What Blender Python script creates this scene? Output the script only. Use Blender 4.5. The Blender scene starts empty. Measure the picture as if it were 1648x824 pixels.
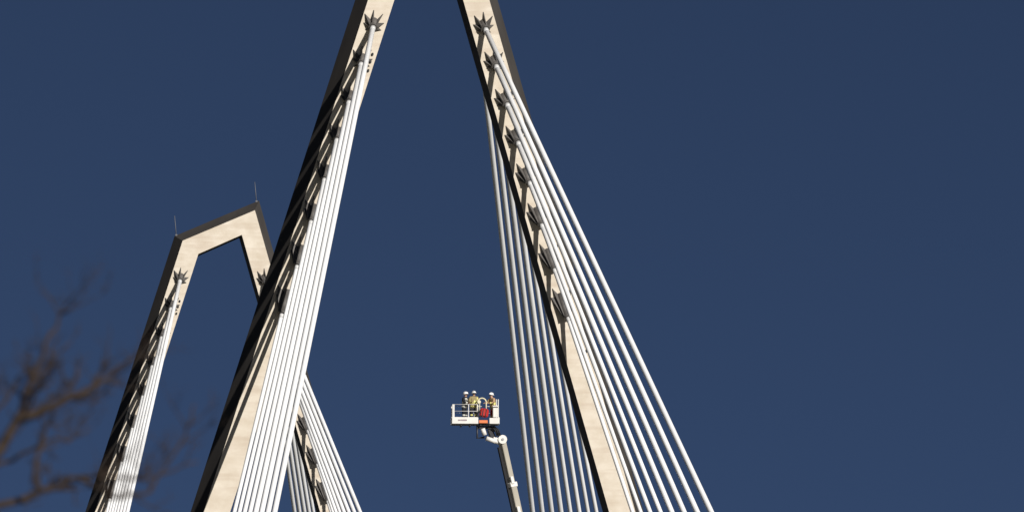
import bpy, bmesh, math, random
from mathutils import Vector, Matrix

# ------------------------------------------------------------------ camera
CAMZ = 1.7
F, CX, CY = 12000.0, 824.0, 412.0            # focal length and centre in photo pixels (1648 x 824)
HOR, VPX = 1726.0, -682.0                    # horizon row, vanishing point of the bridge axis
PITCH = math.atan((HOR - CY) / F)
YAW = math.atan((CX - VPX) / math.hypot(F, HOR - CY))
scene = bpy.context.scene
COL = scene.collection
cd = bpy.data.cameras.new('camera'); cam = bpy.data.objects.new('camera', cd); COL.objects.link(cam)
cam.location = (0, 0, CAMZ)
cam.rotation_euler = (math.pi / 2 + PITCH, 0, -YAW)
cd.sensor_width = 36.0; cd.lens = F * 36.0 / 1648.0
cd.clip_start = 0.5; cd.clip_end = 30000
cd.dof.use_dof = True; cd.dof.focus_distance = 445.0; cd.dof.aperture_fstop = 3.7
scene.camera = cam

# ------------------------------------------------------------------ light
SUN = Vector((0.4055, -0.8110, 0.4217)).normalized()       # towards the sun: behind the camera, a little to its right
EL = math.asin(SUN.z); AZ = math.atan2(SUN.x, SUN.y)
w = bpy.data.worlds.new('World'); scene.world = w; w.use_nodes = True
nt = w.node_tree; bg = nt.nodes['Background']
sky = nt.nodes.new('ShaderNodeTexSky'); sky.sky_type = 'NISHITA'; sky.sun_disc = False
sky.sun_elevation = EL; sky.sun_rotation = AZ
sky.altitude = 3000; sky.air_density = 0.315; sky.dust_density = 0.0; sky.ozone_density = 2.2
# the clear dry sky stays deep down to the horizon: look the sky up a little higher than the true direction
stc = nt.nodes.new('ShaderNodeTexCoord'); smp = nt.nodes.new('ShaderNodeMapping'); smp.vector_type = 'POINT'
smp.inputs['Location'].default_value = (0, 0, 0.15)
snm = nt.nodes.new('ShaderNodeVectorMath'); snm.operation = 'NORMALIZE'
nt.links.new(stc.outputs['Generated'], smp.inputs[0]); nt.links.new(smp.outputs[0], snm.inputs[0])
nt.links.new(snm.outputs[0], sky.inputs[0]); nt.links.new(sky.outputs[0], bg.inputs[0])
bg.inputs[1].default_value = 0.05
sl = bpy.data.lights.new('sun', 'SUN'); so = bpy.data.objects.new('sun', sl); COL.objects.link(so)
sl.energy = 5.0; sl.angle = math.radians(0.53); sl.color = (1.0, 0.955, 0.89)
so.rotation_euler = SUN.to_track_quat('Z', 'Y').to_euler()
so.location = (0, 0, 200)
vs = scene.view_settings
vs.view_transform = 'Standard'; vs.look = 'None'; vs.exposure = 0.0; vs.gamma = 1.0

# ------------------------------------------------------------------ helpers
RNG = random.Random(11)
FW = Vector((math.sin(YAW) * math.cos(PITCH), math.cos(YAW) * math.cos(PITCH), math.sin(PITCH)))
RT = Vector((math.cos(YAW), -math.sin(YAW), 0)); UP = RT.cross(FW)
def pix(x, y, Y):
    """point of the vertical cross-section Y that photo pixel (x, y) looks at"""
    d = FW + RT * ((x - CX) / F) + UP * ((CY - y) / F)
    return d * (Y / d.y) + Vector((0, 0, CAMZ))

def link(o, parent=None, **props):
    COL.objects.link(o)
    if parent: o.parent = parent
    for k, v in props.items(): o[k] = v
    return o
def mesh_obj(name, bm, mats, parent=None, smooth=False, **props):
    me = bpy.data.meshes.new(name)
    bmesh.ops.recalc_face_normals(bm, faces=bm.faces[:])
    bm.to_mesh(me); bm.free()
    for m in (mats if isinstance(mats, (list, tuple)) else [mats]): me.materials.append(m)
    if smooth:
        for p in me.polygons: p.use_smooth = True
    return link(bpy.data.objects.new(name, me), parent, **props)
def empty(name, loc=(0, 0, 0), **props):
    o = bpy.data.objects.new(name, None); o.location = loc; o.empty_display_size = 0.5
    return link(o, None, **props)
def copy_tree(o, parent=None):
    c = o.copy(); COL.objects.link(c); c.parent = parent
    for ch in list(o.children): copy_tree(ch, c)
    return c
def box(bm, cx, cy, cz, sx, sy, sz, rot=None, mi=0, bev=0.0):
    r = bmesh.ops.create_cube(bm, size=1.0)
    M = Matrix.Translation((cx, cy, cz)) @ (rot.to_4x4() if rot else Matrix()) @ Matrix.Diagonal((sx, sy, sz, 1))
    bmesh.ops.transform(bm, matrix=M, verts=r['verts'])
    fs = list({f for v in r['verts'] for f in v.link_faces})
    for f in fs: f.material_index = mi
    if bev > 0:
        es = list({e for v in r['verts'] for e in v.link_edges})
        bmesh.ops.bevel(bm, geom=es, offset=bev, segments=1, affect='EDGES', material=-1)
def tube(bm, pts, radii, n=10, cap=True, mi=0):
    pts = [Vector(p) for p in pts]
    if not isinstance(radii, (list, tuple)): radii = [radii] * len(pts)
    rings = []; last = None
    for i, p in enumerate(pts):
        a = pts[max(0, i - 1)]; b = pts[min(len(pts) - 1, i + 1)]
        d = (b - a).normalized()
        if last is None:
            u = d.orthogonal().normalized()
        else:
            u = (last - d * last.dot(d)).normalized()
        last = u; v = d.cross(u)
        rings.append([bm.verts.new(p + (u * math.cos(t) + v * math.sin(t)) * radii[i])
                      for t in (2 * math.pi * k / n for k in range(n))])
    for A, B in zip(rings, rings[1:]):
        for k in range(n):
            f = bm.faces.new((A[k], A[(k + 1) % n], B[(k + 1) % n], B[k])); f.smooth = True; f.material_index = mi
    if cap:
        for R_, s in ((rings[0], -1), (rings[-1], 1)):
            f = bm.faces.new(R_ if s > 0 else R_[::-1]); f.material_index = mi
def prism(bm, sec_a, sec_b, mi=0):
    A = [bm.verts.new(p) for p in sec_a]; B = [bm.verts.new(p) for p in sec_b]; n = len(A)
    for k in range(n):
        f = bm.faces.new((A[k], A[(k + 1) % n], B[(k + 1) % n], B[k])); f.material_index = mi
    for f in (bm.faces.new(A[::-1]), bm.faces.new(B)): f.material_index = mi

# ------------------------------------------------------------------ materials
def mat(name, col, rough=0.6, metal=0.0, spec=0.4):
    m = bpy.data.materials.new(name); m.use_nodes = True
    b = m.node_tree.nodes['Principled BSDF']
    b.inputs['Base Color'].default_value = (*col, 1); b.inputs['Roughness'].default_value = rough
    b.inputs['Metallic'].default_value = metal; b.inputs['Specular IOR Level'].default_value = spec
    return m
def noisy(name, c0, c1, scale=1.0, stretch=(1, 1, 1), rough=(0.5, 0.7), bump=0.0, detail=6, metal=0.0, spec=0.4,
          streak=None, coords='Object'):
    m = mat(name, c0, rough[0], metal, spec); t = m.node_tree; N = t.nodes; L = t.links
    b = N['Principled BSDF']
    tc = N.new('ShaderNodeTexCoord'); mp = N.new('ShaderNodeMapping'); mp.inputs['Scale'].default_value = stretch
    L.new(tc.outputs[coords], mp.inputs[0])
    n1 = N.new('ShaderNodeTexNoise'); n1.inputs['Scale'].default_value = scale; n1.inputs['Detail'].default_value = detail
    n1.inputs['Roughness'].default_value = 0.6
    L.new(mp.outputs[0], n1.inputs[0])
    cr = N.new('ShaderNodeValToRGB'); cr.color_ramp.elements[0].position = 0.32; cr.color_ramp.elements[1].position = 0.68
    cr.color_ramp.elements[0].color = (*c0, 1); cr.color_ramp.elements[1].color = (*c1, 1)
    L.new(n1.outputs[0], cr.inputs[0])
    out = cr.outputs[0]
    if streak:                                   # a second, differently stretched layer of stains: (colour, stretch, scale, amount)
        sc, ss, sscale, amt = streak
        mp2 = N.new('ShaderNodeMapping'); mp2.inputs['Scale'].default_value = ss; L.new(tc.outputs[coords], mp2.inputs[0])
        n2 = N.new('ShaderNodeTexNoise'); n2.inputs['Scale'].default_value = sscale; n2.inputs['Detail'].default_value = 4
        L.new(mp2.outputs[0], n2.inputs[0])
        r2 = N.new('ShaderNodeMapRange'); r2.inputs[1].default_value = 0.5; r2.inputs[2].default_value = 0.75
        r2.inputs[4].default_value = amt; L.new(n2.outputs[0], r2.inputs[0])
        mx = N.new('ShaderNodeMix'); mx.data_type = 'RGBA'
        L.new(r2.outputs[0], mx.inputs[0]); L.new(out, mx.inputs[6]); mx.inputs[7].default_value = (*sc, 1)
        out = mx.outputs[2]
    L.new(out, b.inputs['Base Color'])
    rr = N.new('ShaderNodeMapRange'); rr.inputs[3].default_value = rough[0]; rr.inputs[4].default_value = rough[1]
    L.new(n1.outputs[0], rr.inputs[0]); L.new(rr.outputs[0], b.inputs['Roughness'])
    if bump:
        bp = N.new('ShaderNodeBump'); bp.inputs['Strength'].default_value = bump; bp.inputs['Distance'].default_value = 0.02
        L.new(n1.outputs[0], bp.inputs['Height']); L.new(bp.outputs[0], b.inputs['Normal'])
    return m

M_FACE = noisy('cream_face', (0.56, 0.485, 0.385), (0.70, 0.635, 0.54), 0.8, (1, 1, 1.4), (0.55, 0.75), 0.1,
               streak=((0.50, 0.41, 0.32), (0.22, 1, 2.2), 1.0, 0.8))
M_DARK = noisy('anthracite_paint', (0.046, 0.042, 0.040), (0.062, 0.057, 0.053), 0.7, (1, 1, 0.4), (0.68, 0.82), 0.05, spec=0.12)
M_STEEL = noisy('anchor_steel', (0.095, 0.088, 0.084), (0.15, 0.14, 0.132), 3.0, (1, 1, 1), (0.5, 0.7), 0.1)
M_CABLE = noisy('cable_sheath', (0.84, 0.85, 0.865), (0.88, 0.89, 0.905), 0.35, (1, 1, 0.3), (0.45, 0.6), 0.0,
                streak=((0.66, 0.65, 0.62), (1, 1, 0.15), 0.8, 0.35))
M_COLLAR = mat('collar_grey', (0.62, 0.62, 0.62), 0.4)
M_LUG = mat('lug_black', (0.02, 0.02, 0.02), 0.5)
M_ROD = mat('galvanised_rod', (0.13, 0.135, 0.15), 0.6)
M_CONC = noisy('concrete', (0.26, 0.25, 0.23), (0.38, 0.36, 0.33), 0.4, (1, 1, 1), (0.8, 0.95), 0.3)
M_ASPH = noisy('asphalt', (0.045, 0.045, 0.047), (0.07, 0.07, 0.07), 3.0, (1, 1, 1), (0.85, 0.95), 0.3)
M_GROUND = noisy('meadow_ground', (0.075, 0.085, 0.035), (0.16, 0.14, 0.075), 0.02, (1, 1, 1), (0.9, 1.0), 0.3, detail=12)
M_WATER = noisy('river_water', (0.03, 0.045, 0.05), (0.035, 0.05, 0.055), 0.3, (1, 1, 1), (0.08, 0.15), 0.4, spec=0.5)
M_BARK = noisy('bark', (0.024, 0.016, 0.012), (0.05, 0.032, 0.022), 9.0, (1, 1, 0.3), (0.8, 0.95), 0.5)
M_WHITE = noisy('white_enamel', (0.74, 0.72, 0.68), (0.82, 0.80, 0.76), 2.0, (1, 1, 1), (0.3, 0.45), 0.0)
M_BOOM = noisy('boom_paint', (0.36, 0.33, 0.275), (0.45, 0.42, 0.355), 1.2, (1, 1, 0.4), (0.4, 0.55), 0.0)
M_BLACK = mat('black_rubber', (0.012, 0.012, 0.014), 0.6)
M_DKMET = mat('dark_metal', (0.03, 0.03, 0.035), 0.45, 0.3)
M_RED = mat('signal_red', (0.45, 0.018, 0.015), 0.5)
M_ORANGE = mat('orange_panel', (0.75, 0.22, 0.08), 0.5)
M_GLASS = mat('cab_glass', (0.02, 0.025, 0.03), 0.05, 0.0, 0.8)
M_CHROME = mat('bare_steel', (0.5, 0.5, 0.5), 0.3, 0.9)

# ------------------------------------------------------------------ setting below the frame: land, river, deck
Z0 = CAMZ                                      # heights below are above the camera's eye; Z0 lifts them to the ground datum
XC, Y1, Y2 = 49.68, 437.95, 581.79
DEPTH = 2.4
ZD = Z0 + 12.0                                 # deck level
bm = bmesh.new(); S = 12000
NX = 24
vs_ = [[bm.verts.new((-S + 2 * S * i / NX, -S + 2 * S * j / NX, 0)) for j in range(NX + 1)] for i in range(NX + 1)]
for i in range(NX):
    for j in range(NX): bm.faces.new((vs_[i][j], vs_[i + 1][j], vs_[i + 1][j + 1], vs_[i][j + 1]))
mesh_obj('ground', bm, M_GROUND, kind='structure')
bm = bmesh.new()
box(bm, 0, (Y1 + Y2) / 2 + 2, 0.004 - 0.05, 2 * S, 106, 0.108)
mesh_obj('river', bm, M_WATER, kind='structure')

bm = bmesh.new()
DY0, DY1 = Y1 - 90, Y2 + 90
HW = 16.35
sec = [(-HW - 1, 0), (-HW - 1, -0.9), (-7, -2.6), (7, -2.6), (HW + 1, -0.9), (HW + 1, 0)]
prism(bm, [(XC + x, DY0, ZD + z) for x, z in sec], [(XC + x, DY1, ZD + z) for x, z in sec])
deck = mesh_obj('bridge_deck', bm, M_CONC, label='long concrete road deck carried by the stay cables between both pylons', category='bridge deck')
bm = bmesh.new(); box(bm, XC, (DY0 + DY1) / 2, ZD + 0.006, 2 * 14.5, DY1 - DY0 - 0.4, 0.02)
mesh_obj('roadway', bm, M_ASPH, deck)
for sx in (-1, 1):
    bm = bmesh.new(); box(bm, XC + sx * 15.0, (DY0 + DY1) / 2, ZD + 0.07, 0.6, DY1 - DY0 - 0.4, 0.16)
    mesh_obj('kerb', bm, M_CONC, deck)
    bm = bmesh.new()
    tube(bm, [(XC + sx * 16.0, DY0 + 0.5, ZD + 1.1), (XC + sx * 16.0, DY1 - 0.5, ZD + 1.1)], 0.05, 8)
    tube(bm, [(XC + sx * 16.0, DY0 + 0.5, ZD + 0.6), (XC + sx * 16.0, DY1 - 0.5, ZD + 0.6)], 0.04, 8)
    k = DY0 + 0.6
    while k < DY1:
        box(bm, XC + sx * 16.0, k, ZD + 0.56, 0.07, 0.07, 1.12); k += 4
    mesh_obj('railing', bm, M_CHROME, deck)
for yy in (DY0 + 6, DY1 - 6):
    for sx in (-1, 1):
        bm = bmesh.new(); zt = ZD - 2.6
        box(bm, XC + sx * 5.5, yy, zt / 2 - 0.2, 2.2, 2.6, zt + 0.4, bev=0.15)
        mesh_obj('pier', bm, M_CONC, deck)

# ------------------------------------------------------------------ pylon
def lx(z, k):   # x of a left-leg line at height z above the eye (k: 0 outer, 1 inner)
    return XC + ((-3.69 - 0.3165 * (63.57 - z)) if k == 0 else (-2.11 - 0.3165 * (63.57 - z)))
def rx(z, k):
    return XC + ((3.59 + 0.287 * (63.7 - z)) if k == 0 else (2.00 + 0.287 * (63.68 - z)))
def line_x(p, d, q, e):
    den = d.x * e.y - d.y * e.x; t = ((q.x - p.x) * e.y - (q.y - p.y) * e.x) / den
    return p + d * t
ZB = -CAMZ - 0.5
V2 = lambda x, z: Vector((x, z))
TL, TR = V2(lx(65.06, 0), 65.06), V2(rx(67.55, 0), 67.55)
ITL, ITR = V2(lx(64.02, 1), 64.02), V2(rx(65.58, 1), 65.58)
OUT = [V2(lx(ZB, 0), ZB), TL, TR, V2(rx(ZB, 0), ZB)]
INN = [V2(lx(ZB, 1), ZB), ITL, ITR, V2(rx(ZB, 1), ZB)]
def offset(poly, d):
    segs = []
    for a, b in zip(poly, poly[1:]):
        t = (b - a).normalized(); n = Vector((-t.y, t.x)); segs.append((a + n * d, t))
    p = [segs[0][0] + (poly[0] - poly[0])]
    for (a, t), (b, u) in zip(segs, segs[1:]): p.append(line_x(a, t, b, u))
    n = Vector((-segs[-1][1].y, segs[-1][1].x)); p.append(poly[-1] + n * d)
    return p
RID = offset(OUT, 0.66)
PL = 0.03
AZS = [62, 59.83, 57.6, 55.4, 53.15, 50.8, 48.35, 45.7]
FR_S = [53.0 - 5.6 * i for i in range(8)]
BK_S = [59.5 - 6.1 * i for i in range(8)]
XD = {-1: 17.5, 1: 17.0}
CR = [0.158] * 4 + [0.135] * 2 + [0.12] * 2

def stub_len(d, i): return (0.30, 0.33, 0.40, 0.48, 0.60, 0.78, 0.98, 1.2)[i] / abs(d.z)
def vary(m, amt):          # each object of this material a touch lighter or darker than the next
    t = m.node_tree; b = t.nodes['Principled BSDF']; src = b.inputs['Base Color'].links[0].from_socket
    oi = t.nodes.new('ShaderNodeObjectInfo'); mr = t.nodes.new('ShaderNodeMapRange')
    mr.inputs[3].default_value = 1 - amt; mr.inputs[4].default_value = 1.0
    t.links.new(oi.outputs['Random'], mr.inputs[0])
    vm = t.nodes.new('ShaderNodeVectorMath'); vm.operation = 'SCALE'
    t.links.new(src, vm.inputs[0]); t.links.new(mr.outputs[0], vm.inputs['Scale']); t.links.new(vm.outputs[0], b.inputs['Base Color'])
vary(M_CABLE, 0.10); vary(M_STEEL, 0.3)
def anchor_pose(side, fb, i):
    z = AZS[i] + 0.16
    x = (lx(z, 0) + lx(z, 1)) / 2 if side < 0 else (rx(z, 0) + rx(z, 1)) / 2
    A = Vector((x, 0.0 if fb < 0 else DEPTH, z + Z0))
    s = FR_S[i] if fb < 0 else BK_S[i]
    E = Vector((XC + side * XD[side], fb * s + (DEPTH if fb > 0 else 0), ZD))
    return A, E
def build_pylon(Y):
    root = empty('pylon', (XC, Y, -0.0))
    W = lambda p, y: Vector((p.x - XC, y, p.y + Z0))
    for j, nm in enumerate(('leg', 'crossbeam', 'leg')):
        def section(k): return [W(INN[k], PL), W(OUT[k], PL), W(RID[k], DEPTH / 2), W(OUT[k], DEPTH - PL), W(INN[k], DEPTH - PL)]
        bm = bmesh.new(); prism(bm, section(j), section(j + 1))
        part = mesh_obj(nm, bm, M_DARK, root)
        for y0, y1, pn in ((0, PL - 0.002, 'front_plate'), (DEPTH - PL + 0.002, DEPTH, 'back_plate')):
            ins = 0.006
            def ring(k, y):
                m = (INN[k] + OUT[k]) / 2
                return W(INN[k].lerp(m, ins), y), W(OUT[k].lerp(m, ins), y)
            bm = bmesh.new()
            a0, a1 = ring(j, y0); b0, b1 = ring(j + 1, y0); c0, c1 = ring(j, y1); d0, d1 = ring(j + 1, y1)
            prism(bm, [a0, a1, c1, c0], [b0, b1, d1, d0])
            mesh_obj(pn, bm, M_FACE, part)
    # anchors: a stub tube leaving the face along its cable, held by eight gusset fins
    for side in (-1, 1):
        for fb in (-1, 1):
            for i in range(8):
                A, E = anchor_pose(side, fb, i)
                A = A - Vector((XC, 0, 0)); E = E - Vector((XC, 0, 0))
                d = (E - A).normalized(); ln = stub_len(d, i)
                bm = bmesh.new()
                tr = 0.25 if i < 4 else 0.22
                tube(bm, [A - d * 0.25, A + d * ln], tr, 14)
                tube(bm, [A + d * (ln - 0.1), A + d * (ln + 0.03)], tr + 0.03, 14)
                an = mesh_obj('anchor', bm, M_STEEL, root)
                for q in range(8):
                    th = math.pi / 2 + q * math.pi / 4
                    rad = Vector((math.cos(th), 0, math.sin(th)))
                    Rr = 0.78 if q in (0, 1, 7) else 0.62
                    fy = -fb * -1.0
                    base = A.copy(); base.y = A.y
                    # point of the tube surface in this fin's plane
                    n = rad - d * rad.dot(d); n.normalize()
                    p0 = base + rad * 0.12; p1 = base + rad * Rr
                    p2 = base + d * (ln * 0.93) + n * (tr + 0.04); p3 = base + d * (ln * 0.93) + n * (tr - 0.08)
                    p1b = p1 + Vector((0, fb * 0.03, 0))
                    t = d.cross(n).normalized() * 0.022
                    bm = bmesh.new(); prism(bm, [p + t for p in (p0, p1, p1b, p2, p3)], [p - t for p in (p0, p1, p1b, p2, p3)])
                    mesh_obj('fin', bm, M_STEEL, an)
    # small black lugs welded to the front plates
    lugs = [(-1, 60.28, 0.52), (-1, 59.83, 0.54), (-1, 59.30, 0.58), (-1, 42.6, 0.35),
            (1, 60.35, 0.50), (1, 48.6, 0.25), (1, 48.7, 0.48), (1, 45.9, 0.22), (1, 45.95, 0.45), (1, 42.6, 0.38), (1, 42.7, 0.6)]
    for side, z, off in lugs:
        x = (lx(z, 0) + lx(z, 1)) / 2 if side < 0 else (rx(z, 0) + rx(z, 1)) / 2
        bm = bmesh.new(); box(bm, x + off - XC, -0.06, z + Z0, 0.11, 0.12, 0.16, bev=0.02)
        mesh_obj('lug', bm, M_LUG, root)
    for k, f in ((1, 0.02), (2, 0.03)):
        p = W(RID[k].lerp(RID[3 - k], f), DEPTH / 2)
        bm = bmesh.new(); box(bm, p.x, p.y, p.z + 0.02, 0.16, 0.16, 0.12)
        tube(bm, [p, p + Vector((-0.14, 0, 1.55))], [0.035, 0.022], 8)
        mesh_obj('lightning_rod', bm, M_ROD, root)
    for side in (-1, 1):
        x = (lx(ZB, 0) + lx(ZB, 1)) / 2 if side < 0 else (rx(ZB, 0) + rx(ZB, 1)) / 2
        bm = bmesh.new(); box(bm, x - XC, DEPTH / 2, 0.4, 5.0, 6.0, 1.2, bev=0.1)
        mesh_obj('footing', bm, M_CONC, root)
    return root
p1 = build_pylon(Y1)
p1['label'] = 'larger steel pylon with cream faces whose top rises above the rescue cage'; p1['category'] = 'pylon'; p1['group'] = 'bridge pylons'
p2 = copy_tree(p1); p2.location.y = Y2
p2['label'] = 'smaller distant pylon with slanted roof-like crossbeam and two lightning rods, behind bare branches'

# ------------------------------------------------------------------ stay cables
ORD = ['topmost', 'second highest', 'third highest', 'fourth highest', 'fifth highest', 'sixth highest', 'seventh highest', 'lowest']
def cable(Y, near, side, fb, i):
    A, E = anchor_pose(side, fb, i)
    A = A + Vector((0, Y, 0)); E = E + Vector((0, Y, 0))
    d = (E - A).normalized(); L = (E - A).length
    bm = bmesh.new()
    sag = 0.0012 * L
    pts = [A + d * (0.3 + (L - 0.3) * k / 10) - Vector((0, 0, sag * 4 * (k / 10) * (1 - k / 10))) for k in range(11)]
    tube(bm, pts, CR[i], 14)
    pyl = 'nearer pylon' if near else 'far pylon'
    if near: leg = 'leg that crosses before the far pylon' if side < 0 else 'leg beside the rescue cage'
    else: leg = 'leg behind bare branches' if side < 0 else "leg partly hidden by the nearer pylon"
    face = 'sunlit white' if fb < 0 else 'tan-shaded rear'
    o = mesh_obj('stay_cable', bm, M_CABLE, None,
                 label=f'{ORD[i]} {face} stay cable of {pyl}, {leg}', category='cable',
                 group='stay cables of the bridge')
    ln = stub_len(d, i)
    bm = bmesh.new(); tube(bm, [A + d * (ln + 0.03), A + d * (ln + 0.30)], [CR[i] + 0.014, CR[i] + 0.012], 14)
    mesh_obj('collar', bm, M_COLLAR, o)
    bm = bmesh.new(); tube(bm, [E - d * 2.0, E], CR[i] + 0.05, 10)
    mesh_obj('deck_socket', bm, M_STEEL, o)
for Y, near in ((Y1, True), (Y2, False)):
    for side in (-1, 1):
        for fb in (-1, 1):
            for i in range(8): cable(Y, near, side, fb, i)

# ------------------------------------------------------------------ rescue cage on a telescopic boom, standing on the deck
YC = Y1 - 20.0
CAGE0 = pix(728.5, 681.5, YC)                       # lower left front corner of the cage
PXM = (pix(828.5, 681.5, YC) - CAGE0).length / 100   # metres per photo pixel at that distance
CW, CDP, RH = 73 * PXM, 1.25, 1.10                   # cage width, depth, rail height
CROT = math.radians(-4)
cage = empty('rescue_cage', CAGE0, label='white rescue cage with three firefighters held up on the boom', category='rescue cage')
cage.rotation_euler = (0, 0, CROT)
CM = Matrix.Translation(CAGE0) @ Matrix.Rotation(CROT, 4, 'Z')
def part(name, parent, m, fn, smooth=False):
    bm = bmesh.new(); fn(bm); return mesh_obj(name, bm, m, parent, smooth)
part('floor', cage, M_DKMET, lambda b: box(b, CW / 2, CDP / 2, 0.03, CW, CDP, 0.06))
LP = CW * 0.56
panel = part('front_panel', cage, M_WHITE, lambda b: box(b, LP / 2 - 0.02, -0.03, 0.19, LP + 0.04, 0.05, 0.38, bev=0.015))
def marks(b):
    x = 0.30; r = random.Random(3)
    for k in range(8):
        wd = r.uniform(0.035, 0.06); box(b, x + wd / 2, -0.058, 0.20 + r.uniform(-0.006, 0.006), wd, 0.006, r.uniform(0.07, 0.10)); x += wd + 0.022
part('lettering', panel, mat('faded_lettering', (0.16, 0.09, 0.13), 0.6), marks)
part('side_panel', cage, M_WHITE, lambda b: box(b, -0.045, CDP / 2, 0.19, 0.05, CDP, 0.38, bev=0.015))
part('step_panel', cage, M_ORANGE, lambda b: box(b, LP + 0.28, -0.04, 0.12, 0.50, 0.06, 0.18, bev=0.02))
part('tail_panel', cage, M_WHITE, lambda b: box(b, CW - 0.25, -0.02, 0.17, 0.52, 0.05, 0.34, bev=0.02))
part('side_panel', cage, M_WHITE, lambda b: box(b, CW + 0.045, CDP / 2, 0.19, 0.05, CDP, 0.38, bev=0.015))
part('control_console', cage, M_WHITE, lambda b: (box(b, CW - 0.16, 0.12, 0.66, 0.30, 0.22, 0.60, bev=0.03), box(b, CW - 0.16, 0.06, 1.0, 0.34, 0.30, 0.08, bev=0.02)))
for px_, yy, ht, th in ((0.0, 0.0, RH, 0.05), (0.06, 0.0, RH, 0.09), (0.90, 0, RH, 0.045), (1.40, 0, 1.28, 0.055), (CW, 0.0, 1.4, 0.05), (CW - 0.10, 0.0, 1.4, 0.045),
                    (0, CDP, RH, 0.05), (CW / 2, CDP, RH, 0.045), (CW, CDP, RH, 0.05)):
    part('post', cage, M_WHITE, lambda b: box(b, px_, yy + 0.02, 0.06 + (ht - 0.06) / 2, th, th * 0.8, ht - 0.06, bev=0.008))
for z_ in (0.72, RH):
    for pts in ([(0, 0.02, z_), (1.40, 0.02, z_)], [(0, CDP, z_), (CW, CDP, z_)], [(0, 0.02, z_), (0, CDP, z_)], [(CW, 0.02, z_), (CW, CDP, z_)]):
        part('rail', cage, M_WHITE, lambda b: tube(b, pts, 0.013, 8))
part('entry_hoop', cage, mat('cream_tube', (0.72, 0.66, 0.45), 0.4),
     lambda b: tube(b, [(1.66 - 0.24 * math.cos(t), 0.02, 1.22 + 0.24 * math.sin(t)) for t in (math.pi * k / 12 for k in range(13))], 0.04, 8))
part('work_light', cage, mat('cream_lamp_housing', (0.75, 0.70, 0.52), 0.35),
     lambda b: (tube(b, [(1.52, 0.10, 1.22), (1.50, -0.08, 1.24)], [0.06, 0.10], 12), tube(b, [(1.53, 0.0, 0.7), (1.53, 0.04, 1.2)], 0.025, 8), tube(b, [(1.42, 0.02, 1.22), (1.42, 0.02, 0.7)], 0.03, 8), tube(b, [(1.90, 0.02, 1.22), (1.90, 0.02, 0.7)], 0.03, 8)))
part('equipment_bag', cage, M_RED, lambda b: box(b, 1.78, -0.03, 0.62, 0.50, 0.22, 0.50, Matrix.Rotation(0.15, 3, 'Y'), bev=0.09))
part('bag_strap', cage, M_BLACK, lambda b: (box(b, 1.70, -0.145, 0.62, 0.05, 0.02, 0.46, Matrix.Rotation(0.15, 3, 'Y')), box(b, 1.88, -0.145, 0.60, 0.05, 0.02, 0.46, Matrix.Rotation(0.15, 3, 'Y'))))
part('coiled_hose', cage, M_DKMET, lambda b: [tube(b, [(1.52 + r_ * math.cos(t), -0.06 - 0.02 * j, 0.55 + r_ * math.sin(t)) for t in (2 * math.pi * k / 14 for k in range(15))], 0.025, 6) for j, r_ in enumerate((0.13, 0.16, 0.10))])
for dx_ in (0.5, 1.0, 1.6, 2.1):
    part('floor_beam', cage, M_DKMET, lambda b: box(b, dx_, CDP / 2, -0.05, 0.08, CDP - 0.1, 0.10))

# boom
HEAD = pix(809, 707, YC) + Vector((0, 0.45, 0))
LOW = pix(835, 824, YC) + Vector((0, 0.45, 0))
bd = (LOW - HEAD).normalized()
TSOLE = ZD + 3.0
BASE = HEAD + bd * ((TSOLE - HEAD.z) / bd.z)
boom = empty('telescopic_boom', BASE, label='cream telescopic boom rising from below to the rescue cage', category='boom')
def loc(p): return Vector(p) - BASE
BR_ = bd.to_track_quat('-Z', 'Y').to_matrix() @ Matrix.Rotation(math.radians(32), 3, 'Z')
def section(name, t0, t1, wx, wy, m):
    a, b_ = HEAD + bd * t0, HEAD + bd * t1; c = loc((a + b_) / 2)
    return part(name, boom, m, lambda b: box(b, c.x, c.y, c.z, wx, wy, (b_ - a).length, BR_, bev=0.03))
Lb = (BASE - HEAD).length
section('boom_section', 0.1, 2.75, 0.36, 0.34, M_BOOM)
section('boom_section', 2.6, 7.5, 0.42, 0.40, M_BOOM)
section('boom_section', 7.3, 13.0, 0.50, 0.48, M_BOOM)
section('boom_section', 12.8, Lb, 0.58, 0.56, M_BOOM)
for t_, w_ in ((2.6, 0.50), (7.35, 0.58), (12.9, 0.66)): section('boom_collar', t_ - 0.14, t_ + 0.14, w_, w_, M_WHITE)
for t_, ox, sz in ((2.35, 0.26, 0.42), (2.75, -0.25, 0.22), (4.1, 0.24, 0.45)):
    c = loc(HEAD + bd * t_) + BR_ @ Vector((ox, -0.1, 0))
    part('bracket', boom, M_WHITE, lambda b: box(b, c.x, c.y, c.z, 0.12, 0.2, sz, BR_, bev=0.02))
h0 = loc(HEAD)
ta_, tb_ = HEAD + bd * 0.35, HEAD + bd * 12.6; tc_ = loc((ta_ + tb_) / 2)
part('boom_shade_strip', boom, M_BLACK, lambda b: box(b, tc_.x - 0.25, tc_.y - 0.06, tc_.z - 0.06, 0.11, 0.16, (tb_ - ta_).length, BR_))  # black strip added to deepen the shade on the boom's left side
part('boom_head', boom, M_WHITE, lambda b: (tube(b, [h0 + Vector((0.02, -0.30, 0.03)), h0 + Vector((0.02, 0.30, 0.03))], 0.25, 20),
                                           box(b, h0.x - 0.28, h0.y, h0.z - 0.03, 0.55, 0.42, 0.34, Matrix.Rotation(0.25, 3, 'Y'), bev=0.06)))
part('pivot_pin', boom, M_CHROME, lambda b: tube(b, [h0 + Vector((0.02, -0.34, 0.03)), h0 + Vector((0.02, -0.29, 0.03))], 0.075, 12))
cb = Vector(CAGE0) - BASE
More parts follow.
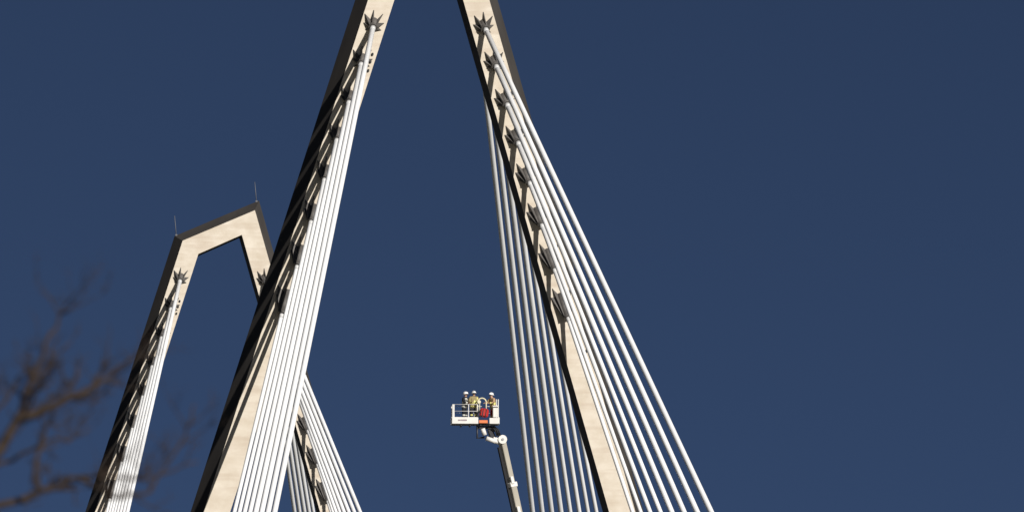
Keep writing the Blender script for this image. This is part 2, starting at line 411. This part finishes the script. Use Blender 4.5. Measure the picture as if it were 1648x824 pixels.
part('cage_arm', boom, M_DKMET, lambda b: (box(b, h0.x - 0.58, h0.y, h0.z + 0.34, 0.30, 0.34, 0.62, Matrix.Rotation(-0.35, 3, 'Y'), bev=0.03),
                                          tube(b, [h0 + Vector((-0.25, -0.2, 0.45)), h0 + Vector((-0.62, -0.2, 0.62))], 0.07, 8),
                                          tube(b, [h0 + Vector((-0.2, -0.22, 0.25)), h0 + Vector((-0.42, -0.22, 0.72))], 0.06, 8)))
part('cage_bracket', boom, M_DKMET, lambda b: (tube(b, [cb + Vector((1.43, 0.2, -0.06)), cb + Vector((1.43, 0.25, -0.78)), cb + Vector((1.85, 0.4, -0.72))], 0.055, 8),
                                              box(b, cb.x + 1.9, cb.y + 0.45, cb.z - 0.16, 0.95, 0.5, 0.14)))
part('level_cylinder', boom, M_WHITE, lambda b: (tube(b, [cb + Vector((1.72, 0.1, -0.25)), cb + Vector((1.85, 0.12, -0.62))], 0.13, 12),
                                                tube(b, [cb + Vector((1.92, 0.05, -0.80)), cb + Vector((2.45, 0.1, -0.98))], 0.13, 12)))
part('hose_bundle', boom, M_BLACK, lambda b: [tube(b, [h0 + Vector((-0.1 - 0.1 * j, -0.26, 0.2)), h0 + Vector((-0.22 - 0.1 * j, -0.34, 0.55)), h0 + Vector((-0.48 - 0.1 * j, -0.2, 0.78))], 0.04, 6) for j in range(3)])

# fire engine that carries the boom, on the deck below the picture
TX, TY = BASE.x, BASE.y
truck = empty('fire_engine', (TX, TY, ZD + 0.02), label='red fire engine parked on the deck under the boom', category='fire engine')
part('chassis', truck, M_DKMET, lambda b: box(b, 0, 0.5, 0.85, 1.0, 8.4, 0.35, bev=0.03))
body = part('body', truck, M_RED, lambda b: (box(b, 0, 1.6, 1.55, 2.45, 5.6, 1.05, bev=0.06)))
cab = part('cab', truck, M_RED, lambda b: box(b, 0, -3.2, 1.85, 2.45, 2.2, 2.3, bev=0.18))
part('windscreen', cab, M_GLASS, lambda b: box(b, 0, -4.305, 2.25, 2.1, 0.03, 0.9))
for sx in (-1, 1):
    part('window', cab, M_GLASS, lambda b: box(b, sx * 1.23, -3.3, 2.3, 0.03, 1.4, 0.75))
    part('headlight', cab, M_CHROME, lambda b: tube(b, [(sx * 0.9, -4.28, 1.05), (sx * 0.9, -4.34, 1.05)], 0.14, 12))
    for wy_ in (-3.2, 1.6, 3.0):
        wh = part('wheel', truck, M_BLACK, lambda b: tube(b, [(sx * 0.86, wy_, 0.5), (sx * 0.9, wy_, 0.5), (sx * 1.16, wy_, 0.5), (sx * 1.2, wy_, 0.5)], [0.44, 0.5, 0.5, 0.44], 20))
        part('rim', wh, M_CHROME, lambda b: tube(b, [(sx * 1.19, wy_, 0.5), (sx * 1.215, wy_, 0.5)], 0.28, 16))
part('turntable', truck, M_DKMET, lambda b: (tube(b, [(0, 0, 2.05), (0, 0, 2.5)], 0.9, 20), box(b, -0.55, 0, 2.8, 0.16, 0.9, 0.8), box(b, 0.55, 0, 2.8, 0.16, 0.9, 0.8)))

# ------------------------------------------------------------------ firefighters
M_SKIN = mat('skin', (0.48, 0.29, 0.20), 0.55)
M_STRIPE_Y = mat('reflective_yellow', (0.74, 0.72, 0.25), 0.35)
M_STRIPE_S = mat('reflective_silver', (0.66, 0.66, 0.60), 0.3)
M_NAVY = mat('navy_turnout_cloth', (0.014, 0.016, 0.024), 0.9)
M_KHAKI = mat('khaki_turnout_cloth', (0.27, 0.22, 0.11), 0.9)
M_REDJ = mat('red_jacket_cloth', (0.50, 0.02, 0.02), 0.85)
M_TAN = mat('tan_turnout_cloth', (0.40, 0.26, 0.15), 0.9)
M_HELMET = mat('white_helmet', (0.85, 0.85, 0.84), 0.25)
M_BOOT = mat('boot_leather', (0.015, 0.014, 0.013), 0.5)
def skinned(verts, edges, radii, root=0, sub=1):
    me = bpy.data.meshes.new('tmp'); me.from_pydata([tuple(v) for v in verts], edges, [])
    o = bpy.data.objects.new('tmp', me); COL.objects.link(o)
    md = o.modifiers.new('skin', 'SKIN'); md.use_smooth_shade = True
    for i, r in enumerate(radii):
        me.skin_vertices[0].data[i].radius = r if isinstance(r, tuple) else (r, r)
        me.skin_vertices[0].data[i].use_root = (i == root)
    sb = o.modifiers.new('sub', 'SUBSURF'); sb.levels = sub; sb.render_levels = sub
    dg = bpy.context.evaluated_depsgraph_get(); ev = o.evaluated_get(dg)
    bm = bmesh.new(); bm.from_mesh(ev.to_mesh()); ev.to_mesh_clear()
    bpy.data.objects.remove(o); bpy.data.meshes.remove(me)
    return bm
def person(name, base, face, palette, arms, lean, label, head_turn=0.0, scale=1.0):
    """standing figure; local -Y is its front; arms = ((elbow, hand), (elbow, hand)) in local metres; lean = forward shift of the chest"""
    jacket, trousers, stripe = palette
    V = {}; order = []; rad = []; edges = []
    def v(n, p, r, par=None):
        V[n] = len(order); order.append(Vector(p)); rad.append(r)
        if par is not None: edges.append((V[par], V[n]))
    L = -lean
    v('pelvis', (0, 0, 0.93), (0.19, 0.155))
    v('waist', (0, L * 0.35, 1.08), (0.20, 0.16), 'pelvis')
    v('chest', (0, L * 0.75, 1.30), (0.22, 0.17), 'waist')
    v('neckb', (0, L, 1.455), (0.09, 0.085), 'chest')
    v('neck', (0, L * 1.08, 1.52), 0.060, 'neckb')
    v('skull', (0, L * 1.15 - 0.012, 1.60), (0.078, 0.092), 'neck')
    v('crown', (0, L * 1.15 - 0.004, 1.70), (0.070, 0.082), 'skull')
    hands = []
    for s, (el, hd) in zip((-1, 1), arms):
        n = str(s)
        v('sh' + n, (s * 0.205, L * 0.95, 1.405), 0.098, 'chest')
        v('el' + n, el, 0.078, 'sh' + n)
        v('wr' + n, hd, 0.052, 'el' + n)
        hands.append((Vector(el), Vector(hd), s))
        v('hip' + n, (s * 0.105, 0, 0.86), 0.118, 'pelvis')
        v('kn' + n, (s * 0.13, -0.03, 0.49), 0.095, 'hip' + n)
        v('an' + n, (s * 0.135, 0.02, 0.10), 0.075, 'kn' + n)
        v('ft' + n, (s * 0.145, -0.07, 0.045), (0.05, 0.045), 'an' + n)
        v('to' + n, (s * 0.155, -0.19, 0.04), (0.045, 0.038), 'ft' + n)
    bm = skinned(order, edges, rad)
    # face: brow, nose, mouth, ears raised on the skull
    hc = Vector((0, L * 1.15 - 0.01, 1.615))
    def lump(p, sx, sy, sz):
        r = bmesh.ops.create_icosphere(bm, subdivisions=1, radius=1.0)
        bmesh.ops.transform(bm, matrix=Matrix.Translation(p) @ Matrix.Diagonal((sx, sy, sz, 1)), verts=r['verts'])
    lump(hc + Vector((0, -0.098, 0.0)), 0.013, 0.022, 0.022); lump(hc + Vector((0, -0.090, -0.045)), 0.024, 0.008, 0.008)
    for s in (-1, 1):
        lump(hc + Vector((s * 0.078, 0.01, 0.0)), 0.012, 0.02, 0.03); lump(hc + Vector((s * 0.032, -0.086, 0.03)), 0.014, 0.010, 0.008)
    # hands: a palm and five separate fingers that curl over the rail
    for el, hd, s in hands:
        d = (hd - el).normalized(); side = d.cross(Vector((0, 0, 1)))
        side = side.normalized() if side.length > 0.1 else Vector((1, 0, 0))
        dn = d.cross(side).normalized()
        if dn.z > 0: dn = -dn
        palm = hd + d * 0.05
        r = bmesh.ops.create_cube(bm, size=1.0)
        R3 = Matrix((side, d, dn)).transposed()
        bmesh.ops.transform(bm, matrix=Matrix.Translation(palm) @ R3.to_4x4() @ Matrix.Diagonal((0.085, 0.10, 0.034, 1)), verts=r['verts'])
        for k, ln in enumerate((0.070, 0.080, 0.076, 0.060)):
            p = palm + d * 0.045 + side * (k - 1.5) * 0.022
            tube(bm, [p, p + d * ln * 0.5 + dn * 0.008, p + d * ln * 0.75 + dn * ln * 0.45, p + d * ln * 0.6 + dn * ln * 0.8], [0.0095, 0.009, 0.0085, 0.007], 6)
        p = palm - d * 0.02 + side * (-s) * 0.04
        tube(bm, [p, p + side * (-s) * 0.025 + d * 0.03, p + side * (-s) * 0.02 + d * 0.055 + dn * 0.02], [0.011, 0.010, 0.008], 6)
    mats = [jacket, trousers, stripe, M_SKIN, M_BOOT]
    wr = [h[1] for h in hands]
    for f in bm.faces:
        c = f.calc_center_median(); z = c.z; mi = 0
        near = min((c - p).length for p in wr)
        arm = abs(c.x) > 0.235 or (c.y < -0.24 and z > 0.7)
        if near < 0.14 and (c - wr[0]).dot(wr[0] - hands[0][0]) * (1 if near == (c - wr[0]).length else 0) + (c - wr[1]).dot(wr[1] - hands[1][0]) * (1 if near == (c - wr[1]).length else 0) > 0.0: mi = 3
        elif z > 1.50: mi = 3
        elif z < 0.24: mi = 4
        elif z < 0.84 and not arm: mi = 1
        if mi == 0 and not arm and (0.90 < z < 0.96 or 1.14 < z < 1.20 or 1.33 < z < 1.37): mi = 2
        if mi == 1 and 0.40 < z < 0.47: mi = 2
        if mi == 0 and arm:
            for el, hd, s in hands:
                t = (c - el).dot(hd - el) / (hd - el).length_squared
                if 0.55 < t < 0.85 and (c - el.lerp(hd, t)).length < 0.11: mi = 2
        f.material_index = mi
    o = mesh_obj(name, bm, mats, None, smooth=True, label=label, category='person', group='firefighters in the rescue cage')
    M = CM @ Matrix.Translation(base) @ Matrix.Rotation(face, 4, 'Z') @ Matrix.Scale(scale, 4)
    o.matrix_world = M
    hb = bmesh.new()
    hs = hc + Vector((0, 0.012, 0.055))
    r = bmesh.ops.create_uvsphere(hb, u_segments=18, v_segments=10, radius=1.0)
    bmesh.ops.delete(hb, geom=[q for q in r['verts'] if q.co.z < -0.12], context='VERTS')
    bmesh.ops.transform(hb, matrix=Matrix.Translation(hs) @ Matrix.Diagonal((0.118, 0.142, 0.125, 1)), verts=hb.verts)
    rim = [(math.cos(t), math.sin(t)) for t in (2 * math.pi * k / 20 for k in range(21))]
    tube(hb, [hs + Vector((0.128 * a, 0.155 * b_ + 0.004, -0.012 - 0.02 * b_)) for a, b_ in rim], 0.013, 6, cap=False)
    for q in range(3): tube(hb, [hs + Vector((-0.035 + 0.035 * q, 0.142 * math.sin(t), 0.128 * math.cos(t))) for t in (-1.2 + 0.24 * k for k in range(11))], 0.010, 5)
    hel = mesh_obj('helmet', hb, M_HELMET, o, True)
    vb = bmesh.new(); tube(vb, [hs + Vector((0.115 * math.sin(t), -0.146 * math.cos(t), -0.035)) for t in (-1.0 + 0.2 * k for k in range(11))], 0.022, 6)
    mesh_obj('visor', vb, M_GLASS, hel)
    return o
FZ = 0.06
person('person', (0.69, 0.42, FZ), math.radians(58), (M_NAVY, M_NAVY, M_STRIPE_S),
       (((-0.30, -0.14, 1.16), (-0.22, -0.36, 1.13)), ((0.30, -0.12, 1.15), (0.20, -0.36, 1.13))), 0.07,
       'firefighter in dark navy turnout coat and white helmet at the end of the cage')
person('person', (1.20, 0.40, FZ), math.radians(20), (M_KHAKI, M_NAVY, M_STRIPE_Y),
       (((-0.31, -0.10, 1.15), (-0.24, -0.36, 1.16)), ((0.31, -0.12, 1.14), (0.22, -0.35, 1.16))), 0.05,
       'firefighter in khaki turnout coat and white helmet in the middle of the cage', scale=1.03)
person('person', (2.34, 0.66, FZ), math.radians(-58), (M_TAN, M_REDJ, M_STRIPE_Y),
       (((-0.30, -0.20, 1.22), (-0.20, -0.44, 1.20)), ((0.30, -0.18, 1.20), (0.18, -0.42, 1.16))), 0.12,
       'firefighter in tan coat and red trousers leaning over beside the red bag', scale=0.985)

# ------------------------------------------------------------------ bare tree close to the camera, out of focus
YT = 50.0
tr = random.Random(5)
TB = pix(-330, 700, YT); TB.z = 0
tree = empty('bare_tree', TB, label='leafless brown tree branches blurred in front of the far pylon', category='tree')
def rel(p): return Vector(p) - TB
def px(x, y, dy=0.0): return rel(pix(x, y, YT + dy))
def wiggle(pts, n, amp):
    out = []
    for a, b in zip(pts, pts[1:]):
        for k in range(n):
            t = k / n; out.append(a.lerp(b, t) + Vector((tr.gauss(0, amp), tr.gauss(0, amp), tr.gauss(0, amp))) * (0.3 + t * (1 - t) * 3))
    out.append(pts[-1]); return out
top = px(-300, 480)
trunk_pts = wiggle([Vector((0, 0, -0.15)), Vector((0.05, 0.02, 1.6)), Vector((0.0, 0.05, 3.2)), Vector((0.1, 0.0, 4.6)), Vector((0.14, 0.05, 6.2)), Vector((0.12, 0.02, 7.4))], 4, 0.012)
nT = len(trunk_pts)
part('trunk', tree, M_BARK, lambda b: tube(b, trunk_pts, [0.13 * (1 - 0.93 * k / (nT - 1)) + (0.05 if k == 0 else 0) for k in range(nT)], 12))
def on_trunk(z):
    return min(trunk_pts, key=lambda p: abs(p.z - z)).copy()
twigs = bmesh.new()
def twig(p, d, ln, r, depth):
    d = d.normalized(); pts = [p]; n = 4
    for k in range(n):
        d = (d + Vector((tr.gauss(0, .16), tr.gauss(0, .16), tr.gauss(0, .12) + 0.05))).normalized()
        pts.append(pts[-1] + d * ln / n)
    tube(twigs, pts, [r * (1 - 0.8 * k / n) for k in range(n + 1)], 5)
    if depth > 0:
        for k in range(tr.randint(2, 4)):
            q = pts[tr.randint(1, n)]
            nd = (d + Vector((tr.gauss(0, .7), tr.gauss(0, .7), tr.gauss(0, .5) + 0.15))).normalized()
            twig(q, nd, ln * tr.uniform(.4, .7), r * 0.55, depth - 1)
limbs = [  # (start height on the trunk, way points in photo pixels, start radius, end radius, twigs)
    (3.6, [(-120, 800), (0, 726), (27, 677), (52, 610), (80, 535), (118, 478)], 0.050, 0.005, 10),
    (4.0, [(27, 677), (95, 648), (168, 612), (212, 574)], 0.034, 0.006, 7),
    (3.3, [(-130, 858), (0, 812), (62, 790), (124, 768), (221, 772), (318, 742)], 0.036, 0.005, 10),
    (3.4, [(62, 790), (58, 740), (72, 690), (88, 655)], 0.020, 0.005, 4),
    (3.4, [(-60, 760), (20, 742), (85, 706), (130, 700)], 0.022, 0.005, 5),
    (4.2, [(-160, 740), (-40, 690), (8, 645), (36, 600)], 0.026, 0.005, 5),
    (2.9, [(124, 768), (180, 800), (240, 790), (300, 700), (314, 650)], 0.018, 0.005, 5),
]
for li, (h, ways, r0, r1, nt_) in enumerate(limbs):
    dy = tr.uniform(-0.25, 0.25)
    ps = [px(a, b, dy) for a, b in ways]
    if ways[0][0] < 0: ps = [on_trunk(ps[0].z - 0.5)] + ps
    ps = wiggle(ps, 4, 0.012); n = len(ps)
    rr = [r0 + (r1 - r0) * k / (n - 1) for k in range(n)]
    part('branch', tree, M_BARK, lambda b: tube(b, ps, rr, 8))
    for q in range(nt_ + 3):
        k = tr.randint(max(1, n // 3), n - 2)
        d = (ps[k + 1] - ps[k]).normalized()
        twig(ps[k], d + Vector((tr.gauss(0, .6), tr.gauss(0, .6), tr.gauss(0.15, .5))), tr.uniform(0.15, 0.38), rr[k] * 0.5 + 0.002, 2)
for q in range(26):   # the crown beyond the frame
    k = tr.randint(nT // 2, nT - 1); a = tr.uniform(1.3, 5.2)
    twig(trunk_pts[k], Vector((math.cos(a), math.sin(a), 0.7)), tr.uniform(0.8, 1.5), 0.02, 3)
cw = mesh_obj('crown', twigs, M_BARK, tree)
